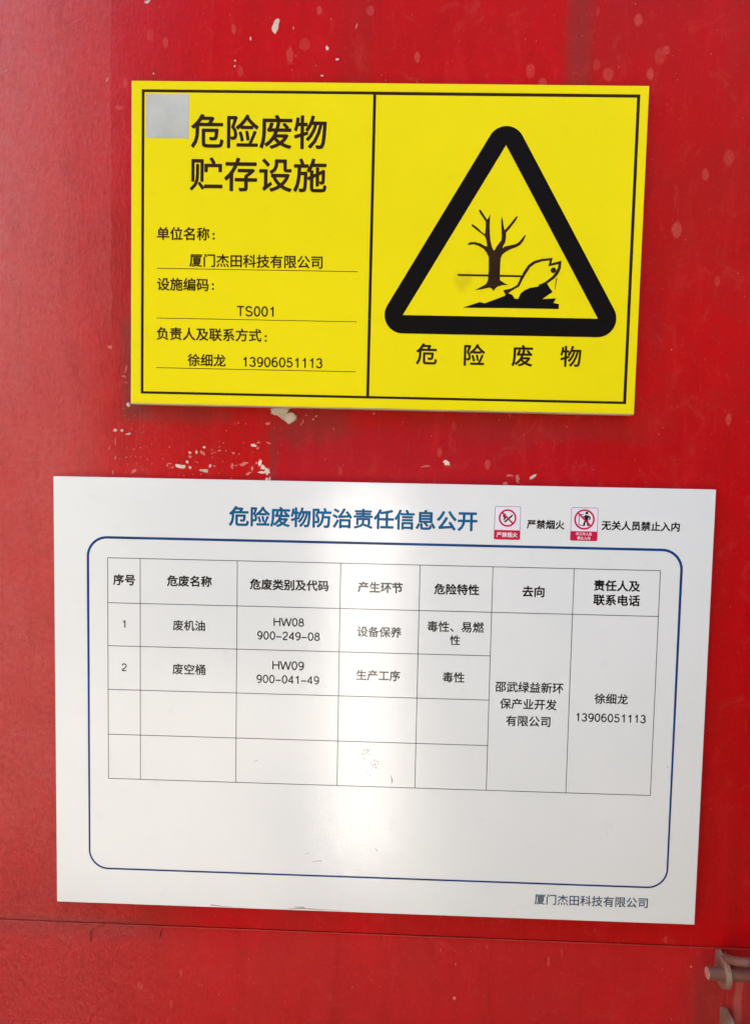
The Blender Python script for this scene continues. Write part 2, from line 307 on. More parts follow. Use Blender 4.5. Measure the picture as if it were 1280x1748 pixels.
MAT['putty'] = simple('dried_foam_tape', srgb(212, 198, 176), .85, .2, .3, .9, 420)
MAT['pinkline'] = simple('seam_highlight_paint', srgb(190, 84, 70), .6, .3, .35, .5, 300)  # pale tone paints the light caught by the seam edge
MAT['yscr'] = simple('pale_scratch', srgb(206, 190, 60), .6, .3)
MAT['crack'] = simple('dark_crack', srgb(70, 20, 14), .9, .1)
MAT['scuff'] = simple('grey_scuff', srgb(156, 136, 122), .6, .3, .4)
def rust_mat(name, ca, cb, cc):
    s = NT(name); tc = s.n('TexCoord').outputs['Object']
    f = s.noise(tc, 60, 5, .65); g = s.noise(tc, 220, 4, .6)
    colr = s.mix(s.ramp(f, .4, .62), ca, cb)
    colr = s.mix(s.math('MULTIPLY', s.ramp(g, .50, .70), .4), colr, cc)
    s.l(colr, s.b.inputs['Base Color']); s.b.inputs['Roughness'].default_value = .65
    bp = s.n('Bump'); bp.inputs['Strength'].default_value = .7; bp.inputs['Distance'].default_value = .0008
    s.l(s.math('ADD', f, g), bp.inputs['Height']); s.l(bp.outputs[0], s.b.inputs['Normal'])
    return s.m
MAT['rust'] = rust_mat('painted_rusty_steel', srgb(112, 76, 56), srgb(126, 74, 58), srgb(66, 38, 26))
MAT['lug'] = rust_mat('pale_worn_steel', srgb(150, 122, 98), srgb(142, 100, 82), srgb(84, 54, 38))
MAT['redend'] = simple('worn_red_end', srgb(222, 150, 134), .6, .4, .3, .5, 400)
MAT['concrete'] = simple('concrete_ground', (.19, .175, .15, 1), .8, .3, .25)
MAT['dark'] = simple('dark_added_far_wall', (.05, .042, .038, 1), .8, .3, .3)
MAT['pale'] = simple('pale_render', (.72, .70, .66, 1), .7, .3, .1)
MAT['dark2'] = simple('dark_painted_wall', (.14, .13, .12, 1), .8, .3, .3)
MAT['paint'] = simple('white_gloss_paint', (.86, .85, .82, 1), .5, .4, .05)
MAT['beige'] = simple('beige_render', (.34, .325, .29, 1), .7, .3, .1)

# ------------------------------------------------------------------ mesh helpers
def mesh_obj(name, bm, mat, parent=None, smooth=False):
    me = bpy.data.meshes.new(name); bm.to_mesh(me); bm.free()
    o = bpy.data.objects.new(name, me); C.objects.link(o)
    if mat is not None: me.materials.append(mat)
    if smooth:
        for p in me.polygons: p.use_smooth = True
        me.set_sharp_from_angle(angle=rad(40))
    if parent is not None: o.parent = parent
    return o
def box_bm(x0, x1, y0, y1, z0, z1, bev=0, seg=2):
    bm = bmesh.new(); bmesh.ops.create_cube(bm, size=1)
    for v in bm.verts:
        v.co = Vector((x0 + (v.co.x + .5) * (x1 - x0), y0 + (v.co.y + .5) * (y1 - y0), z0 + (v.co.z + .5) * (z1 - z0)))
    if bev: bmesh.ops.bevel(bm, geom=bm.edges[:], offset=bev, segments=seg, profile=.5, affect='EDGES')
    return bm
def fan(bm, pts, y):
    """flat polygon facing -y from (x, z) points in mm"""
    vs = [bm.verts.new((x / 1000, y, z / 1000)) for x, z in pts]
    from mathutils.geometry import tessellate_polygon
    for t in tessellate_polygon([[v.co for v in vs]]):
        try: bm.faces.new([vs[i] for i in t])
        except ValueError: pass
    bmesh.ops.recalc_face_normals(bm, faces=bm.faces[:])
    if bm.faces and sum(f.normal.y * f.calc_area() for f in bm.faces) > 0:
        bmesh.ops.reverse_faces(bm, faces=bm.faces[:])
def flat(name, pts, y, mat, parent):
    bm = bmesh.new(); fan(bm, pts, y); return mesh_obj(name, bm, mat, parent)
def ribbon(name, pts, wid, y, mat, parent, closed=False):
    """print line of even width along (x, z) points in mm"""
    n = len(pts); bm = bmesh.new(); L = []; 
    for i, (x, z) in enumerate(pts):
        a = Vector(pts[(i - 1) % n] if closed or i else pts[0]); b = Vector(pts[(i + 1) % n] if closed or i < n - 1 else pts[-1]); p = Vector((x, z))
        d1 = (p - a).normalized() if (p - a).length > 1e-9 else None; d2 = (b - p).normalized() if (b - p).length > 1e-9 else None
        d1 = d1 or d2; d2 = d2 or d1
        n1 = Vector((-d1.y, d1.x)); n2 = Vector((-d2.y, d2.x)); m = (n1 + n2).normalized(); k = 1 / max(.35, m.dot(n1))
        ww = wid[i] if isinstance(wid, (list, tuple)) else wid
        L.append((p + m * ww / 2 * k, p - m * ww / 2 * k))
    V = [(bm.verts.new((a.x / 1000, y, a.y / 1000)), bm.verts.new((b.x / 1000, y, b.y / 1000))) for a, b in L]
    for i in range(n if closed else n - 1):
        a, b = V[i], V[(i + 1) % n]; bm.faces.new((a[0], a[1], b[1], b[0]))
    bm.normal_update()
    bmesh.ops.recalc_face_normals(bm, faces=bm.faces[:])
    for f in bm.faces:
        if f.normal.y > 0: f.normal_flip()
    return mesh_obj(name, bm, mat, parent)
# hand-drawn grotesque figures: strokes in a cell 0..w by 0..1 (cap height 1), weight .12
def arc(cx, cz, rx, rz, a0, a1, n=14): return [(cx + rx * math.cos(rad(a0 + (a1 - a0) * i / n)), cz + rz * math.sin(rad(a0 + (a1 - a0) * i / n))) for i in range(n + 1)]
GLYPH = {
    '0': (.78, [arc(.39, .5, .27, .46, 0, 360, 32)]),
    '1': (.78, [[(.20, .74), (.32, .78), (.42, .86), (.46, .99)], [(.46, 1.0), (.46, 0)]]),
    '2': (.78, [arc(.39, .70, .26, .26, 172, -20, 14) + [(.55, .50), (.30, .30), (.16, .14), (.13, .055)], [(.11, .05), (.67, .05)]]),
    '3': (.78, [arc(.38, .73, .23, .22, 165, -90, 14), arc(.38, .28, .27, .24, 90, -170, 16)]),
    '4': (.78, [[(.54, 0), (.54, .97)], [(.54, .95), (.10, .30)], [(.09, .26), (.70, .26)]]),
    '5': (.78, [[(.62, .94), (.22, .94), (.17, .50)], arc(.37, .33, .27, .28, 140, -160, 18)]),
    '6': (.78, [arc(.39, .33, .26, .28, 0, 360, 28), arc(.42, .50, .30, .46, 60, 190, 14)]),
    '8': (.78, [arc(.39, .74, .22, .21, 0, 360, 24), arc(.39, .28, .27, .24, 0, 360, 28)]),
    '9': (.78, [arc(.39, .67, .26, .28, 0, 360, 28), arc(.36, .50, .30, .46, 10, -120, 14)]),
    '\u2013': (.78, [[(.06, .36), (.72, .36)]]),
    'T': (.84, [[(.42, 0), (.42, .95)], [(.05, .95), (.79, .95)]]),
    'S': (.90, [arc(.45, .73, .28, .23, 15, 215, 14) + [(.34, .52), (.60, .45)] + arc(.45, .27, .32, .23, 30, -165, 14)]),
    'H': (.98, [[(.14, 0), (.14, 1)], [(.84, 0), (.84, 1)], [(.14, .53), (.84, .53)]]),
    'W': (1.30, [[(.05, 1), (.34, .0)], [(.34, .0), (.65, .97)], [(.65, .97), (.96, .0)], [(.96, .0), (1.25, 1)]]),
}
def figures(name, s, x, z, width, y, mat, parent, weight=.155):
    adv = 0; segs = []
    for ch in s:
        wd, st = GLYPH[ch]; segs += [[(adv + a, b) for a, b in q] for q in st]; adv += wd
    xs = [p[0] for q in segs for p in q]; x0, x1 = min(xs) - weight / 2, max(xs) + weight / 2
    k = width / (x1 - x0) if len(s) > 1 else 9.3
    bm = bmesh.new()
    for si, q in enumerate(segs):
        q = [(x + (a - (x0 + x1) / 2) * k, z + (b - .5) * k) for a, b in q]; n = len(q); V = []
        for i, p in enumerate(q):
            u = Vector(q[max(0, i - 1)]); v = Vector(q[min(n - 1, i + 1)]); d_ = (v - u).normalized()
            if math.dist(q[0], q[-1]) < 1e-4 and i in (0, n - 1): d_ = (Vector(q[1]) - Vector(q[-2])).normalized()
            nn = Vector((-d_.y, d_.x)) * weight * k / 2; pp = Vector(p); yy = y - .000012 * (si % 7)
            V.append((bm.verts.new(((pp + nn).x / 1000, yy, (pp + nn).y / 1000)), bm.verts.new(((pp - nn).x / 1000, yy, (pp - nn).y / 1000))))
        for a, b in zip(V, V[1:]): bm.faces.new((a[0], a[1], b[1], b[0]))
    bm.normal_update()
    for f in bm.faces:
        if f.normal.y > 0: f.normal_flip()
    return mesh_obj(name, bm, mat, parent)
def text(name, s, x, z, width, y, mat, parent, bold=0.0, height=None):
    """one printed line; bold thickens every stroke by that share of the em"""
    if s[0] in GLYPH: return figures(name, s, x, z, width, y, mat, parent)
    cu = bpy.data.curves.new(name, 'FONT'); cu.body = s; cu.size = 1; cu.resolution_u = 3
    t = bpy.data.objects.new('tmp', cu); C.objects.link(t); bpy.context.view_layer.update()
    me = bpy.data.meshes.new_from_object(t.evaluated_get(bpy.context.evaluated_depsgraph_get()))
    bpy.data.objects.remove(t); bpy.data.curves.remove(cu)
    xs = [v.co.x for v in me.vertices]; ys = [v.co.y for v in me.vertices]
    x0, x1, y0, y1 = min(xs), max(xs), min(ys), max(ys); k = width / 1000 / (x1 - x0 + 2 * bold); kz = k if height is None else height / 1000 / (y1 - y0)
    src = [(v.co.x, v.co.y) for v in me.vertices]; polys = [tuple(p.vertices) for p in me.polygons]
    bpy.data.meshes.remove(me); V = []; F = []
    shifts = [(0, 0)] + ([(bold * math.cos(rad(a)), bold * math.sin(rad(a))) for a in range(0, 360, 45)] if bold else [])
    for si, (dx, dz) in enumerate(shifts):
        b0 = len(V)
        V += [(x / 1000 + (a + dx - (x0 + x1) / 2) * k, y - .000008 * si, z / 1000 + (b + dz - (y0 + y1) / 2) * kz) for a, b in src]
        F += [tuple(b0 + i for i in p) for p in polys]
    me = bpy.data.meshes.new(name); me.from_pydata(V, [], F); me.materials.append(mat); me.update()
    if me.polygons[0].normal.y > 0: me.flip_normals()
    o = bpy.data.objects.new(name, me); C.objects.link(o); o.parent = parent
    return o
def thing(name, label, cat, loc=(0, 0, 0), roty=0):
    o = bpy.data.objects.new(name, None); C.objects.link(o); o.location = loc; o.rotation_euler = (0, roty, 0)
    o.empty_display_size = .1; o['label'] = label; o['category'] = cat
    return o
def rounded(x0, x1, z0, z1, r, n=10):
    P = []
    for cx, cz, a0 in ((x1 - r, z1 - r, 0), (x0 + r, z1 - r, 90), (x0 + r, z0 + r, 180), (x1 - r, z0 + r, 270)):
        for i in range(n + 1):
            a = rad(a0 + 90 * i / n); P.append((cx + r * math.cos(a), cz + r * math.sin(a)))
    return P
def circle(cx, cz, r, n=32): return [(cx + r * math.cos(2 * math.pi * i / n), cz + r * math.sin(2 * math.pi * i / n)) for i in range(n)]

# ------------------------------------------------------------------ the place around (large structure)
g = mesh_obj('ground', box_bm(-30, 30, -30, 30, -.3, 0), MAT['concrete']); g['kind'] = 'structure'

def sheet_bm(x0, x1, z0, z1, yf, th, nx, nz, amp, bevel_top=0.0):
    """steel sheet with slight real dents; front at yf (towards -y), thickness th"""
    bm = bmesh.new(); G = []
    for j in range(nz + 1):
        row = []
        for i in range(nx + 1):
            x = x0 + (x1 - x0) * i / nx; z = z0 + (z1 - z0) * j / nz
            edge = min(1, (x - x0) / .05, (x1 - x) / .05, (z - z0) / .02, (z1 - z) / .02)
            lf = 1 + 2.2 * max(0, min(1, (-.28 - x) / .15))
            h = (noise.noise(Vector((x * 5, 3.1, z * 5))) * .8 + noise.noise(Vector((x * 17, 9.1, z * 14))) * .2 * lf) * amp * max(0, edge)
            row.append(bm.verts.new((x, yf + h, z)))
        G.append(row)
    for j in range(nz):
        for i in range(nx): bm.faces.new((G[j][i], G[j][i + 1], G[j + 1][i + 1], G[j + 1][i]))
    ring = [G[0][i] for i in range(nx + 1)] + [G[j][nx] for j in range(1, nz + 1)] + [G[nz][i] for i in range(nx - 1, -1, -1)] + [G[j][0] for j in range(nz - 1, 0, -1)]
    back = [bm.verts.new((v.co.x, yf + th, v.co.z)) for v in ring]
    n = len(ring)
    for i in range(n): bm.faces.new((ring[i], back[i], back[(i + 1) % n], ring[(i + 1) % n]))
    bm.faces.new(back)
    bmesh.ops.recalc_face_normals(bm, faces=bm.faces[:])
    return bm
door = thing('steel_door', 'large red painted steel door with chipped faded paint behind both signs', 'door', (0, .006, EYE)); door.scale = (1.00666,) * 3
SEAM = -.5952
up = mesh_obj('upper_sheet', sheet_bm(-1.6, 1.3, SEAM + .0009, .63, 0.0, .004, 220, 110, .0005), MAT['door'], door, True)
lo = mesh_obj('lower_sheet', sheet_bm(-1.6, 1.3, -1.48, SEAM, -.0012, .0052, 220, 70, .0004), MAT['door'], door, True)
# thin lip on the lower sheet's top edge, pale to paint in its highlight
lip = []
rnd = random.Random(4)
N = 260
lip = [(-700 + 1400 * i / N, SEAM * 1000 - .5 + .35 * noise.noise(Vector((i * .35, 0, 0)))) for i in range(N + 1)]
def roll(name, pts, r, y, mat, parent, seg=6, taper=True):
    bm = bmesh.new(); rings = []
    for i, (x, z) in enumerate(pts):
        a = Vector(pts[max(0, i - 1)]); b = Vector(pts[min(len(pts) - 1, i + 1)]); dd = (b - a).normalized(); nn = Vector((-dd.y, dd.x))
        rr = r * (1 if not taper else max(.15, math.sin(math.pi * min(1, max(0, (i + .3) / (len(pts) - .4)))) ** .5))
        rings.append([bm.verts.new(((x + nn.x * math.cos(t) * rr) / 1000, y + math.sin(t) * rr / 1000, (z + nn.y * math.cos(t) * rr) / 1000)) for t in [2 * math.pi * k / seg for k in range(seg)]])
    for a, b in zip(rings, rings[1:]):
        for k in range(seg): bm.faces.new((a[k], a[(k + 1) % seg], b[(k + 1) % seg], b[k]))
    bmesh.ops.recalc_face_normals(bm, faces=bm.faces[:])
    return mesh_obj(name, bm, mat, parent, True)
roll('seam_lip', lip, .45, -.0010, MAT['pinkline'], door, 6, False)
low2 = [(-700 + 6 * i, -728.3 + .3 * noise.noise(Vector((i * .3, 5, 0)))) for i in range(62)]
roll('weld_line', low2, .8, -.0012, MAT['door'], door, 6)
CRACKS = [[(-377.1, -621.0), (-377.4, -612), (-377.0, -606.9), (-374.0, -602.6), (-364.9, -599.4), (-358, -595.7), (-350.2, -594.5), (-338, -593.2)],
          [(-283.4, -598.2), (-286.2, -602.0), (-286.8, -606.8), (-288.3, -613.0)]]
for c in CRACKS:
    roll('paint_crack', c, .55, -.0013, MAT['crack'], door)
    roll('lifted_paint', [(x + 1.3, z + .3) for x, z in c], .8, -.0013, MAT['door'], door)
# vertical sags of thick paint on the left side
for (x, z0, z1, r) in ((-392, 300, 215, .9), (-372, 290, 240, 1.0), (-372, 214, 196, 1.1), (-402, 240, 200, .7), (-366, 118, 96, .9), (-398, 420, 404, .9), (-345, 280, 262, .8)):
    pts = [(x + 6 * i / 9 + 1.2 * noise.noise(Vector((i * .6, x, 0))), z0 + (z1 - z0) * i / 9) for i in range(10)]
    roll('paint_sag', pts, r, .0004, MAT['door'], door)

# chips of paint and dried foam tape, each a thin raised patch of its own outline
def chip(x, z, wd, ht, rot, mat, seed, th=.35, name='paint_chip'):
    rn = random.Random(seed); n = 13; ca, sa = math.cos(rad(rot)), math.sin(rad(rot)); bm = bmesh.new(); top = []; bot = []
    for i in range(n):
        t = 2 * math.pi * i / n; k = rn.uniform(.55, 1.12)
        px, pz = wd * .56 * math.cos(t) * k, ht * .56 * math.sin(t) * k
        q = (x + px * ca - pz * sa, z + px * sa + pz * ca)
        bot.append(bm.verts.new((q[0] / 1000, .0006, q[1] / 1000)))
        top.append(bm.verts.new(((x + (q[0] - x) * .9) / 1000, -th / 1000 * rn.uniform(.6, 1.3), (z + (q[1] - z) * .9) / 1000)))
    cvt = bm.verts.new((x / 1000, -th * 1.1 / 1000, z / 1000))
    for i in range(n):
        j = (i + 1) % n; bm.faces.new((top[i], top[j], cvt)); bm.faces.new((bot[i], bot[j], top[j], top[i]))
    bmesh.ops.recalc_face_normals(bm, faces=bm.faces[:])
    return mesh_obj(name, bm, mat, door)
for i, (x, z, wd, ht, rot, t) in enumerate(FLAKES):
    low = -.0012 if z < SEAM * 1000 else 0
    o = chip(x, z, wd, ht, rot, MAT['flake'] if t == 'w' else MAT['pink'], i); o.location.y = low
# many smaller flecks knocked out of the paint, densest between the signs at the left
rn = random.Random(77); tiny = []
for k in range(70): tiny.append((rn.uniform(-335, -158), rn.uniform(-22, 48) if rn.random() < .4 else rn.gauss(-5, 10), rn.uniform(.6, 2.0), rn.uniform(.6, 2.6)))
for k in range(26): tiny.append((rn.gauss(-325, 9), rn.gauss(40, 45), rn.uniform(.5, 1.6), rn.uniform(.8, 3.2)))
for k in range(22): tiny.append((rn.uniform(-150, 380), rn.uniform(-20, 58), rn.uniform(.5, 1.5), rn.uniform(.6, 1.9)))
for k in range(34): tiny.append((rn.uniform(-400, 400), rn.uniform(446, 560), rn.uniform(.4, 1.4), rn.uniform(.5, 2.2)))
for k in range(26): tiny.append((rn.uniform(-450, 380), rn.uniform(-735, -605), rn.uniform(.4, 1.1), rn.uniform(.8, 3.4)))
for k in range(20): tiny.append((rn.uniform(310, 440), rn.uniform(-560, 440), rn.uniform(.4, 1.1), rn.uniform(.5, 2.2)))
bmt = bmesh.new()
for (x, z, a, b) in tiny:
    yy = -.00145 if z < SEAM * 1000 else -.00025; q = [bmt.verts.new(((x + a / 2 * math.cos(t) * rn.uniform(.5, 1.2)) / 1000, yy, (z + b / 2 * math.sin(t) * rn.uniform(.6, 1.2)) / 1000)) for t in [2 * math.pi * i / 7 for i in range(7)]]
    q2 = [bmt.verts.new((v.co.x, yy + .0012, v.co.z)) for v in q]; bmt.faces.new(q)
    for i in range(7): bmt.faces.new((q[i], q2[i], q2[(i + 1) % 7], q[(i + 1) % 7]))
bmesh.ops.recalc_face_normals(bmt, faces=bmt.faces[:])
fl = mesh_obj('paint_flecks', bmt, MAT['pink'], door); fl['kind'] = 'stuff'
rn = random.Random(12)
bm = bmesh.new()
fan_pts = []
for i in range(len(BLOB)):
    a, b = Vector(BLOB[i]), Vector(BLOB[(i + 1) % len(BLOB)])
    for k in range(4):
        p = a.lerp(b, k / 4); fan_pts.append((p.x + rn.uniform(-.7, .7), p.y + rn.uniform(-.7, .7)))
cx, cz = -138, 57.5
ringsB = []
for s_, yy in ((1, .0005), (.97, -.0016), (.88, -.0028), (.6, -.0034), (.3, -.0032)):
    ringsB.append([bm.verts.new(((cx + (x - cx) * s_) / 1000, yy + (0 if s_ == 1 else rn.uniform(-.0005, .0005)), (cz + (z - cz) * s_) / 1000)) for x, z in fan_pts])
for a, b in zip(ringsB, ringsB[1:]):
    for k in range(len(a)): bm.faces.new((a[k], a[(k + 1) % len(a)], b[(k + 1) % len(a)], b[k]))
c0 = bm.verts.new((cx / 1000, -.0033, cz / 1000))
for k in range(len(fan_pts)): bm.faces.new((ringsB[-1][k], ringsB[-1][(k + 1) % len(fan_pts)], c0))
bmesh.ops.recalc_face_normals(bm, faces=bm.faces[:])
ob = mesh_obj('foam_tape_residue', bm, MAT['putty'], door, True); ob['label'] = 'crumbly off-white lump of old foam tape under the yellow sign'

# ---- sliding bolt at the lower right
def tube(name, pts, r, mat, parent, seg=20, cap=True):
    bm = bmesh.new(); rings = []
    P = [Vector(p) for p in pts]
    for i, p in enumerate(P):
        dd = (P[min(len(P) - 1, i + 1)] - P[max(0, i - 1)]).normalized(); q = dd.to_track_quat('Z', 'Y')
        rings.append([bm.verts.new(p + q @ Vector((r * math.cos(2 * math.pi * k / seg), r * math.sin(2 * math.pi * k / seg), 0))) for k in range(seg)])
    for a, b in zip(rings, rings[1:]):
        for k in range(seg): bm.faces.new((a[k], a[(k + 1) % seg], b[(k + 1) % seg], b[k]))
    if cap: bm.faces.new(rings[0]); bm.faces.new(rings[-1])
    bmesh.ops.recalc_face_normals(bm, faces=bm.faces[:])
    return mesh_obj(name, bm, mat, parent, True)
latch = mesh_obj('latch_plate', box_bm(.428, .56, -.0042, .0, -.80, -.605, .0015), MAT['door'], door)
def eye_plate(name, x, zc, rz, depth, th, hole=True):
    """round-nosed lug standing out from the door, seen nearly edge on: extruded along x"""
    bm = bmesh.new(); prof = [(.002, -rz)]
    for i in range(13):
        a = rad(-90 + 180 * i / 12); prof.append((-depth + rz - rz * math.cos(a) - 0.0 if False else -(depth - rz) - rz * math.cos(a), rz * math.sin(a)))
    prof.append((.002, rz))
    fa = [bm.verts.new((x, y, zc + z)) for y, z in prof]; fb = [bm.verts.new((x + th, y, zc + z)) for y, z in prof]
    bm.faces.new(fa); bm.faces.new(fb[::-1]); n = len(prof)
    for i in range(n): bm.faces.new((fa[i], fb[i], fb[(i + 1) % n], fa[(i + 1) % n]))
    bmesh.ops.recalc_face_normals(bm, faces=bm.faces[:])
    bmesh.ops.bevel(bm, geom=bm.edges[:], offset=.0009, segments=2, profile=.5, affect='EDGES')
    return mesh_obj(name, bm, MAT['lug'], latch)
eye_plate('bolt_eye', .4125, -.6150, .0180, .036, .0070)
eye_plate('bolt_eye', .4225, -.6900, .018, .034, .0075)
rod = tube('bolt_rod', [(.3935, -.026, -.6115), (.3945, -.026, -.6115), (.43, -.026, -.6115), (.56, -.026, -.6115)], .0072, MAT['rust'], latch)
tube('rod_end', [(.3926, -.026, -.6115), (.3937, -.026, -.6115)], .0068, MAT['redend'], rod)
hp = [(.4185, -.018, -.597), (.4205, -.026, -.5935), (.425, -.033, -.5905), (.434, -.036, -.589), (.45, -.036, -.589), (.56, -.036, -.589)]
tube('bolt_handle', hp, .0052, MAT['rust'], latch, 16)

# ------------------------------------------------------------------ yellow sign
ys = thing('warning_sign', 'yellow hazardous waste warning sign with black triangle, hung above the white notice board', 'sign', (-.02046, -.012, EYE + .25351), .0026)
fx = 0.0
mesh_obj('backing_board', box_bm(-.3010, .3004, .0008, .0178, -.1888, .1876, .0008), MAT['core'], ys)
# face: rim and two raised fields, the dark frame line lies in the groove between them
def ringbox(x0, x1, z0, z1, X0, X1, Z0, Z1, yf, yb, bev):
    bm = bmesh.new()
    def loop(a, b, c, e, y): return [bm.verts.new(p) for p in ((a, y, c), (b, y, c), (b, y, e), (a, y, e))]
    Lp = [loop(x0, x1, z0, z1, yb), loop(x0, x1, z0, z1, yf + bev), loop(x0 + bev, x1 - bev, z0 + bev, z1 - bev, yf), loop(X0 - bev, X1 + bev, Z0 - bev, Z1 + bev, yf), loop(X0, X1, Z0, Z1, yf + bev), loop(X0, X1, Z0, Z1, yb)]
    for a, b in zip(Lp, Lp[1:]):
        for k in range(4): bm.faces.new((a[k], a[(k + 1) % 4], b[(k + 1) % 4], b[k]))
    bmesh.ops.recalc_face_normals(bm, faces=bm.faces[:])
    return bm
mesh_obj('sign_rim', ringbox(-.3, .3, -.1875, .1875, -.2885, .2905, -.1762, .1780, 0, .0014, .0004), MAT['yellow'], ys)
mesh_obj('frame_line', box_bm(-.2892, .2912, .0007, .0012, -.1769, .1787), MAT['brown'], ys)
mesh_obj('text_field', box_bm(-.2852, -.0170, 0, .0010, -.1733, .1747, .0004), MAT['yellow'], ys)
mesh_obj('symbol_field', box_bm(-.0135, .2868, 0, .0010, -.1733, .1743, .0004), MAT['yellow'], ys)
PY = -.00018
BOLD = {'b': .016, 'm': .020, 'r': .018, 't': .026, 'g': .016, 'w': .03}
for s_, x, z, wd, st in YTEXT:
    text('lettering', s_, x, z, wd, PY, MAT['brown'], ys, BOLD[st])
for x, z in ((-202.1, 13.0), (-201.9, 7.6), (-202.2, -45.6), (-202.2, -51.0), (-138.4, -105.3), (-138.3, -110.7)):
    flat('colon_dot', circle(x, z, 1.35, 12), PY, MAT['brown'], ys)
for z in (-27.9, -86.3, -145.0):
    ribbon('writing_line', [(-269.5, z), (-30.3, z)], .75, PY, MAT['brown'], ys)
# warning triangle: sharp inside corners, round outside corners
tri = [(138.6, 119.3), (24.0, -77.3), (252.8, -77.3)]
def minkowski(T, r):
    out = []
    c = Vector((sum(p[0] for p in T) / 3, sum(p[1] for p in T) / 3))
    for i in range(3):
        p = Vector(T[i]); a = Vector(T[i - 1]); b = Vector(T[(i + 1) % 3])
        def nrm(u, v):
            dd = (v - u).normalized(); nn = Vector((-dd.y, dd.x))
            return nn if nn.dot(u - c) > 0 else -nn
        n1, n2 = nrm(a, p), nrm(p, b); a1 = math.atan2(n1.y, n1.x); a2 = math.atan2(n2.y, n2.x)
        da = (a2 - a1 + math.pi) % (2 * math.pi) - math.pi
        for k in range(13): t = a1 + da * k / 12; out.append((p.x + r * math.cos(t), p.y + r * math.sin(t)))
    return out
bm = bmesh.new(); outer = minkowski(tri, 21.6); per = 13
ov = [bm.verts.new((x / 1000, PY, z / 1000)) for x, z in outer]; iv = [bm.verts.new((x / 1000, PY, z / 1000)) for x, z in tri]
for i in range(3):
    seg = ov[i * per:(i + 1) * per]
    for a, b in zip(seg, seg[1:]): bm.faces.new((a, b, iv[i]))
    bm.faces.new((seg[-1], ov[((i + 1) * per) % (3 * per)], iv[(i + 1) % 3], iv[i]))
bmesh.ops.recalc_face_normals(bm, faces=bm.faces[:])
for f in bm.faces:
    if f.normal.y > 0: f.normal_flip()
mesh_obj('warning_triangle', bm, MAT['black'], ys)
flat('dead_tree_symbol', TREE, PY, MAT['brown'], ys)
flat('polluted_ground_symbol', ROCK, PY - .00006, MAT['black'], ys)
fish = ribbon('dead_fish_symbol', FISH, [2.6, 2.6, 2.8, 3.2, 3.6, 3.4, 3.2, 2.8, 2.6, 2.6, 3.2, 3.6, 3.6, 3.4, 3.0, 2.0], PY, MAT['brown'], ys)
flat('fish_tail', TAILF, PY - .00004, MAT['brown'], fish)
flat('fish_eye', circle(198.8, -22.4, 3.3, 20), PY, MAT['brown'], fish)
flat('drip_symbol', TICK, PY, MAT['brown'], ys)
ribbon('horizon_line', [(87.2, -29.7), (124.5, -29.7)], 2.3, PY + .00005, MAT['brown'], ys)
ribbon('horizon_line', [(136.0, -29.8), (161.8, -29.9)], 2.3, PY + .00005, MAT['brown'], ys)
st = flat('sticker', rounded(-283.3, -232.4, 122.4, 172.6, .8, 3), PY, MAT['tag'], ys)

rnq = random.Random(5)
for k in range(16):
    x, z, a, ln = rnq.uniform(-280, 280), rnq.uniform(-165, 165), rnq.uniform(-.6, .6), rnq.uniform(3, 16)
    ribbon('hair_scratch', [(x, z), (x + ln * .5 * math.cos(a), z + ln * .5 * math.sin(a) + .4), (x + ln * math.cos(a), z + ln * math.sin(a))], [.1, .28, .1], PY + .00006, MAT['yscr'], ys)
# ------------------------------------------------------------------ white notice board
ws = thing('notice_board', 'glossy white information board with blue title and printed table, below the yellow sign', 'notice board', (-.01818, -.006, EYE - .29363), -.00198)
mesh_obj('board_core', box_bm(-.4006, .4010, .0004, .0118, -.2708, .2704, .0004), MAT['wcore'], ws)
mesh_obj('board_face', box_bm(-.4005, .4005, 0, .0008, -.2703, .2703, .0003), MAT['white'], ws)
WY = -.00012
SM = {'b': MAT['inkb'], 'r': MAT['ink'], 't': MAT['teal'], 'g': MAT['slate'], 'w': MAT['card']}
for s_, x, z, wd, st_ in WTEXT:
    if st_ == 'w': continue
    bold = BOLD[st_]
    if st_ == 'b': bold = .030
    text('title_lettering' if st_ == 't' else 'lettering', s_, x, z, wd, WY, SM[st_], ws, bold)
bd = rounded(-358.2, 364.4, -224.5, 196.7, 24, 12)
nb = len(bd); wid = []
for x, z in bd: wid.append(3.1 if z > 150 else 2.2)
ribbon('table_border', bd, wid, WY, MAT['navy'], ws, True)
XS = [-333.7, -293.3, -173.2, -46.5, 50.2, 138.4, 236.2, 339.4]; ZS = [171.5, 115.6, 61.7, 6.5, -50.6, -107.3]
for x in XS: ribbon('table_line', [(x, ZS[0]), (x, ZS[-1])], .85, WY, MAT['line'], ws)
for i, z in enumerate(ZS):
    ribbon('table_line', [(XS[0], z), (XS[-1] if i in (0, 1, 5) else XS[5], z)], .85, WY - .00002, MAT['line'], ws)
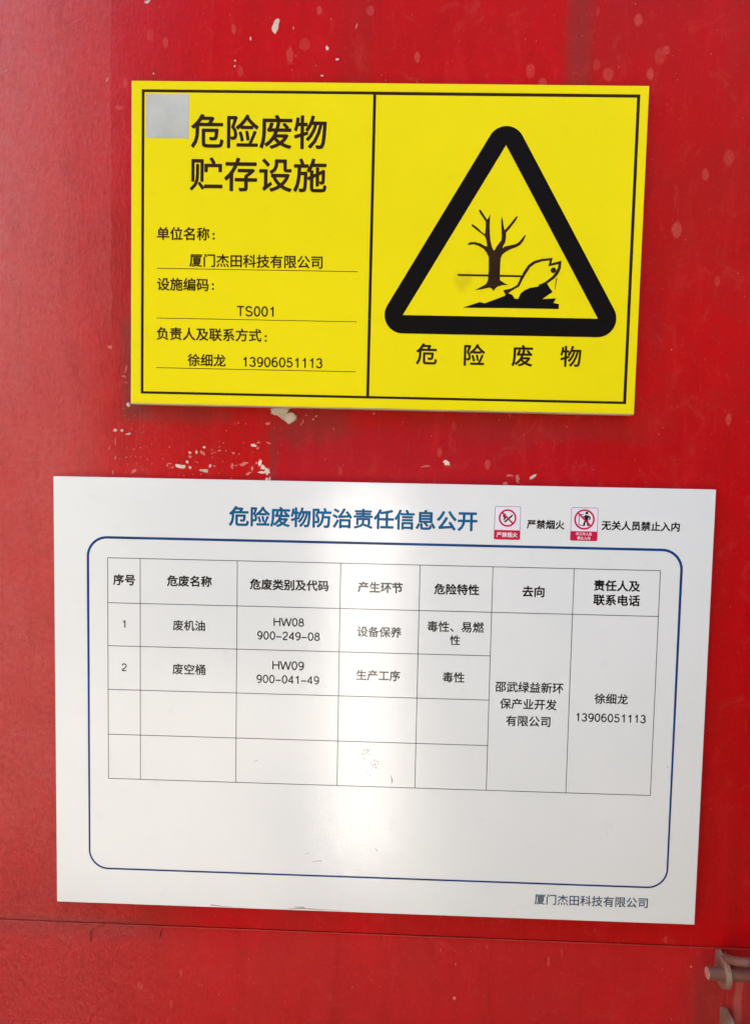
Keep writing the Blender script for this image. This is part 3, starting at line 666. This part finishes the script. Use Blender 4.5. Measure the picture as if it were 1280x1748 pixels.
# two small prohibition cards printed beside the title
def card(x0, x1, z0, z1, cz, kind, caps):
    cd = flat('prohibition_card', rounded(x0, x1, z0, z1, 2.0, 4), WY, MAT['card'], ws)
    cd['label'] = 'small red no smoking symbol card' if kind == 'smoke' else 'small red no entry symbol card'
    ribbon('card_outline', rounded(x0 + .2, x1 - .2, z0, z1 - .2, 2.0, 4), .5, WY - .00004, MAT['line'], cd, True)
    flat('caption_band', rounded(x0 - .2, x1 + .2, z0 - .1, z0 + 11.3, 1.2, 3), WY - .00008, MAT['crimson'], cd)
    cx = (x0 + x1) / 2; r = 9.6 if kind == 'smoke' else 11.3
    ribbon('red_ring', circle(cx, cz, r), 2.1, WY - .00008, MAT['crimson'], cd, True)
    a = r * .70; ribbon('red_slash', [(cx - a, cz + a), (cx + a, cz - a)], 2.1, WY - .00016, MAT['crimson'], cd)
    if kind == 'smoke':
        ribbon('cigarette_symbol', [(cx - 3.4, cz - 5.0), (cx + 6.0, cz + 3.6)], 2.0, WY - .00010, MAT['inkb'], cd)
        ribbon('flame_symbol', [(cx - 2.4, cz + 5.6), (cx - 4.6, cz + 2.5), (cx - 2.8, cz - .2), (cx - 4.8, cz - 3.0)], [.6, 2.4, 2.0, .8], WY - .00009, MAT['inkb'], cd)
    else:
        man = ribbon('walking_man_symbol', [(cx + 2.9, cz + 5.2), (cx + 2.2, cz + .2)], 4.6, WY - .00010, MAT['inkb'], cd)
        for q, wv in (([(cx + 2.2, cz + .6), (cx + .3, cz - 3.6), (cx - .6, cz - 8.0)], 2.2), ([(cx + 2.4, cz + .6), (cx + 4.0, cz - 3.6), (cx + 4.6, cz - 7.8)], 2.2), ([(cx + 3.6, cz + 4.8), (cx + 6.6, cz + 2.6), (cx + 6.2, cz - .4)], 1.6), ([(cx + 2.0, cz + 4.8), (cx - 2.0, cz + 2.6)], 1.6)):
            ribbon('walking_limb', q, wv, WY - .00011, MAT['inkb'], cd)
        flat('walking_head', circle(cx + 2.6, cz + 7.9, 1.7, 12), WY - .00010, MAT['inkb'], cd)
        ribbon('doorway_symbol', [(cx - 1.2, cz - 7.2), (cx - 6.4, cz - 6.6), (cx - 6.2, cz + 5.4), (cx - 1.0, cz + 6.6)], .8, WY - .00009, MAT['inkb'], cd)
    for s_, x, z, wd in caps: text('caption_lettering', s_, x, z, wd, WY - .00014, MAT['card'], cd, .022)
card(138.5, 169.7, 205.2, 245.2, 231.2, 'smoke', [('严禁烟火', 154.0, 210.9, 25.0)])
card(230.1, 262.2, 205.8, 245.7, 231.4, 'entry', [('非工作人员', 246.1, 213.9, 19.0), ('禁止入内', 246.1, 208.9, 15.6)])
# scuffs: worn specks, scratches and a dirty lower edge
def specks(cx, cz, sx, sz, n, smin, smax, seed):
    rn = random.Random(seed); bm = bmesh.new()
    for k in range(n):
        x, z = cx + rn.gauss(0, sx), cz + rn.gauss(0, sz); q = []
        s1, s2, an = rn.uniform(smin, smax), rn.uniform(smin, smax) * .5, rn.uniform(0, 3.1)
        for i in range(6):
            t = i * math.pi / 3; kk = rn.uniform(.5, 1.2); u, v = s1 * math.cos(t) * kk, s2 * math.sin(t) * kk
            q.append(bm.verts.new(((x + u * math.cos(an) - v * math.sin(an)) / 1000, WY - .00002 * (k % 5), (z + u * math.sin(an) + v * math.cos(an)) / 1000)))
        bm.faces.new(q)
    bm.normal_update()
    for f in bm.faces:
        if f.normal.y > 0: f.normal_flip()
    o = mesh_obj('scuff_marks', bm, MAT['scuff'], ws); o['kind'] = 'stuff'
    return o
specks(-12, -66, 5, 4, 26, .5, 1.5, 1); specks(-2, -78, 4, 4, 22, .4, 1.5, 2); specks(-6, -90, 2, 3, 6, .4, 1.0, 3)
for q, wv in (([(-105, -268.6), (-92, -267.6), (-70, -268.2), (-38, -268.7)], [.2, 1.1, .7, .2]), ([(-98, -266.0), (-85, -266.4)], [.3, 1.0]), ([(-152, -80.5), (-146, -78)], [.2, .6]), ([(-76, -206), (-64, -204.8)], [.3, .7]), ([(-86, -196), (-79, -195.2)], [.2, .5]), ([(-204, -267.4), (-190, -268.6), (-176, -269.2)], [1.0, .6, .2]),
              ([(357.9, -70), (359.4, -71)], [.5, 1.0]), ([(20, -92), (22, -99), (21, -103)], [.3, 1.3, .3]), ([(2, -186), (6, -190)], [.2, .8])):
    ribbon('scratch', q, wv, WY - .00006, MAT['scuff'], ws)

# ------------------------------------------------------------------ unseen surroundings; yard walls and post added for light and reflections
def env(name, bm, mat, label, cat):
    o = mesh_obj(name, bm, mat); o['label'] = label; o['category'] = cat; return o
env('doorway_wall', box_bm(-12, 9, .02, .30, 0, 2.15), MAT['pale'], 'pale rendered wall that the red door is set into', 'wall')
env('added_far_wall', box_bm(-9, 14, -4.62, -4.32, 0, 4.4), MAT['dark'], 'unseen dark wall added opposite the door to keep its reflections dark', 'wall')  # unseen backdrop, added so the gloss mirrors something dark
env('added_glare_post', box_bm(-.19, .005, -1.60, -1.35, 0, 1.42, .01), MAT['paint'], 'unseen white square post added behind the viewer to mirror as a glare streak', 'post')  # unseen post, added so its sunlit face mirrors as the board's streak
env('added_side_wall', box_bm(-2.1, -1.9, -4.3, 0.0, 0, 2.8), MAT['beige'], 'unseen pale wall added left of the door to bounce sunlight onto it', 'wall')  # unseen bounce wall, added to throw light in from the left
env('added_side_wall', box_bm(.70, .85, -3.4, 0.0, 0, 1.55), MAT['dark2'], 'unseen dark wall added right of the door to block light from there', 'wall')  # unseen blocker, added to cut the light from the right
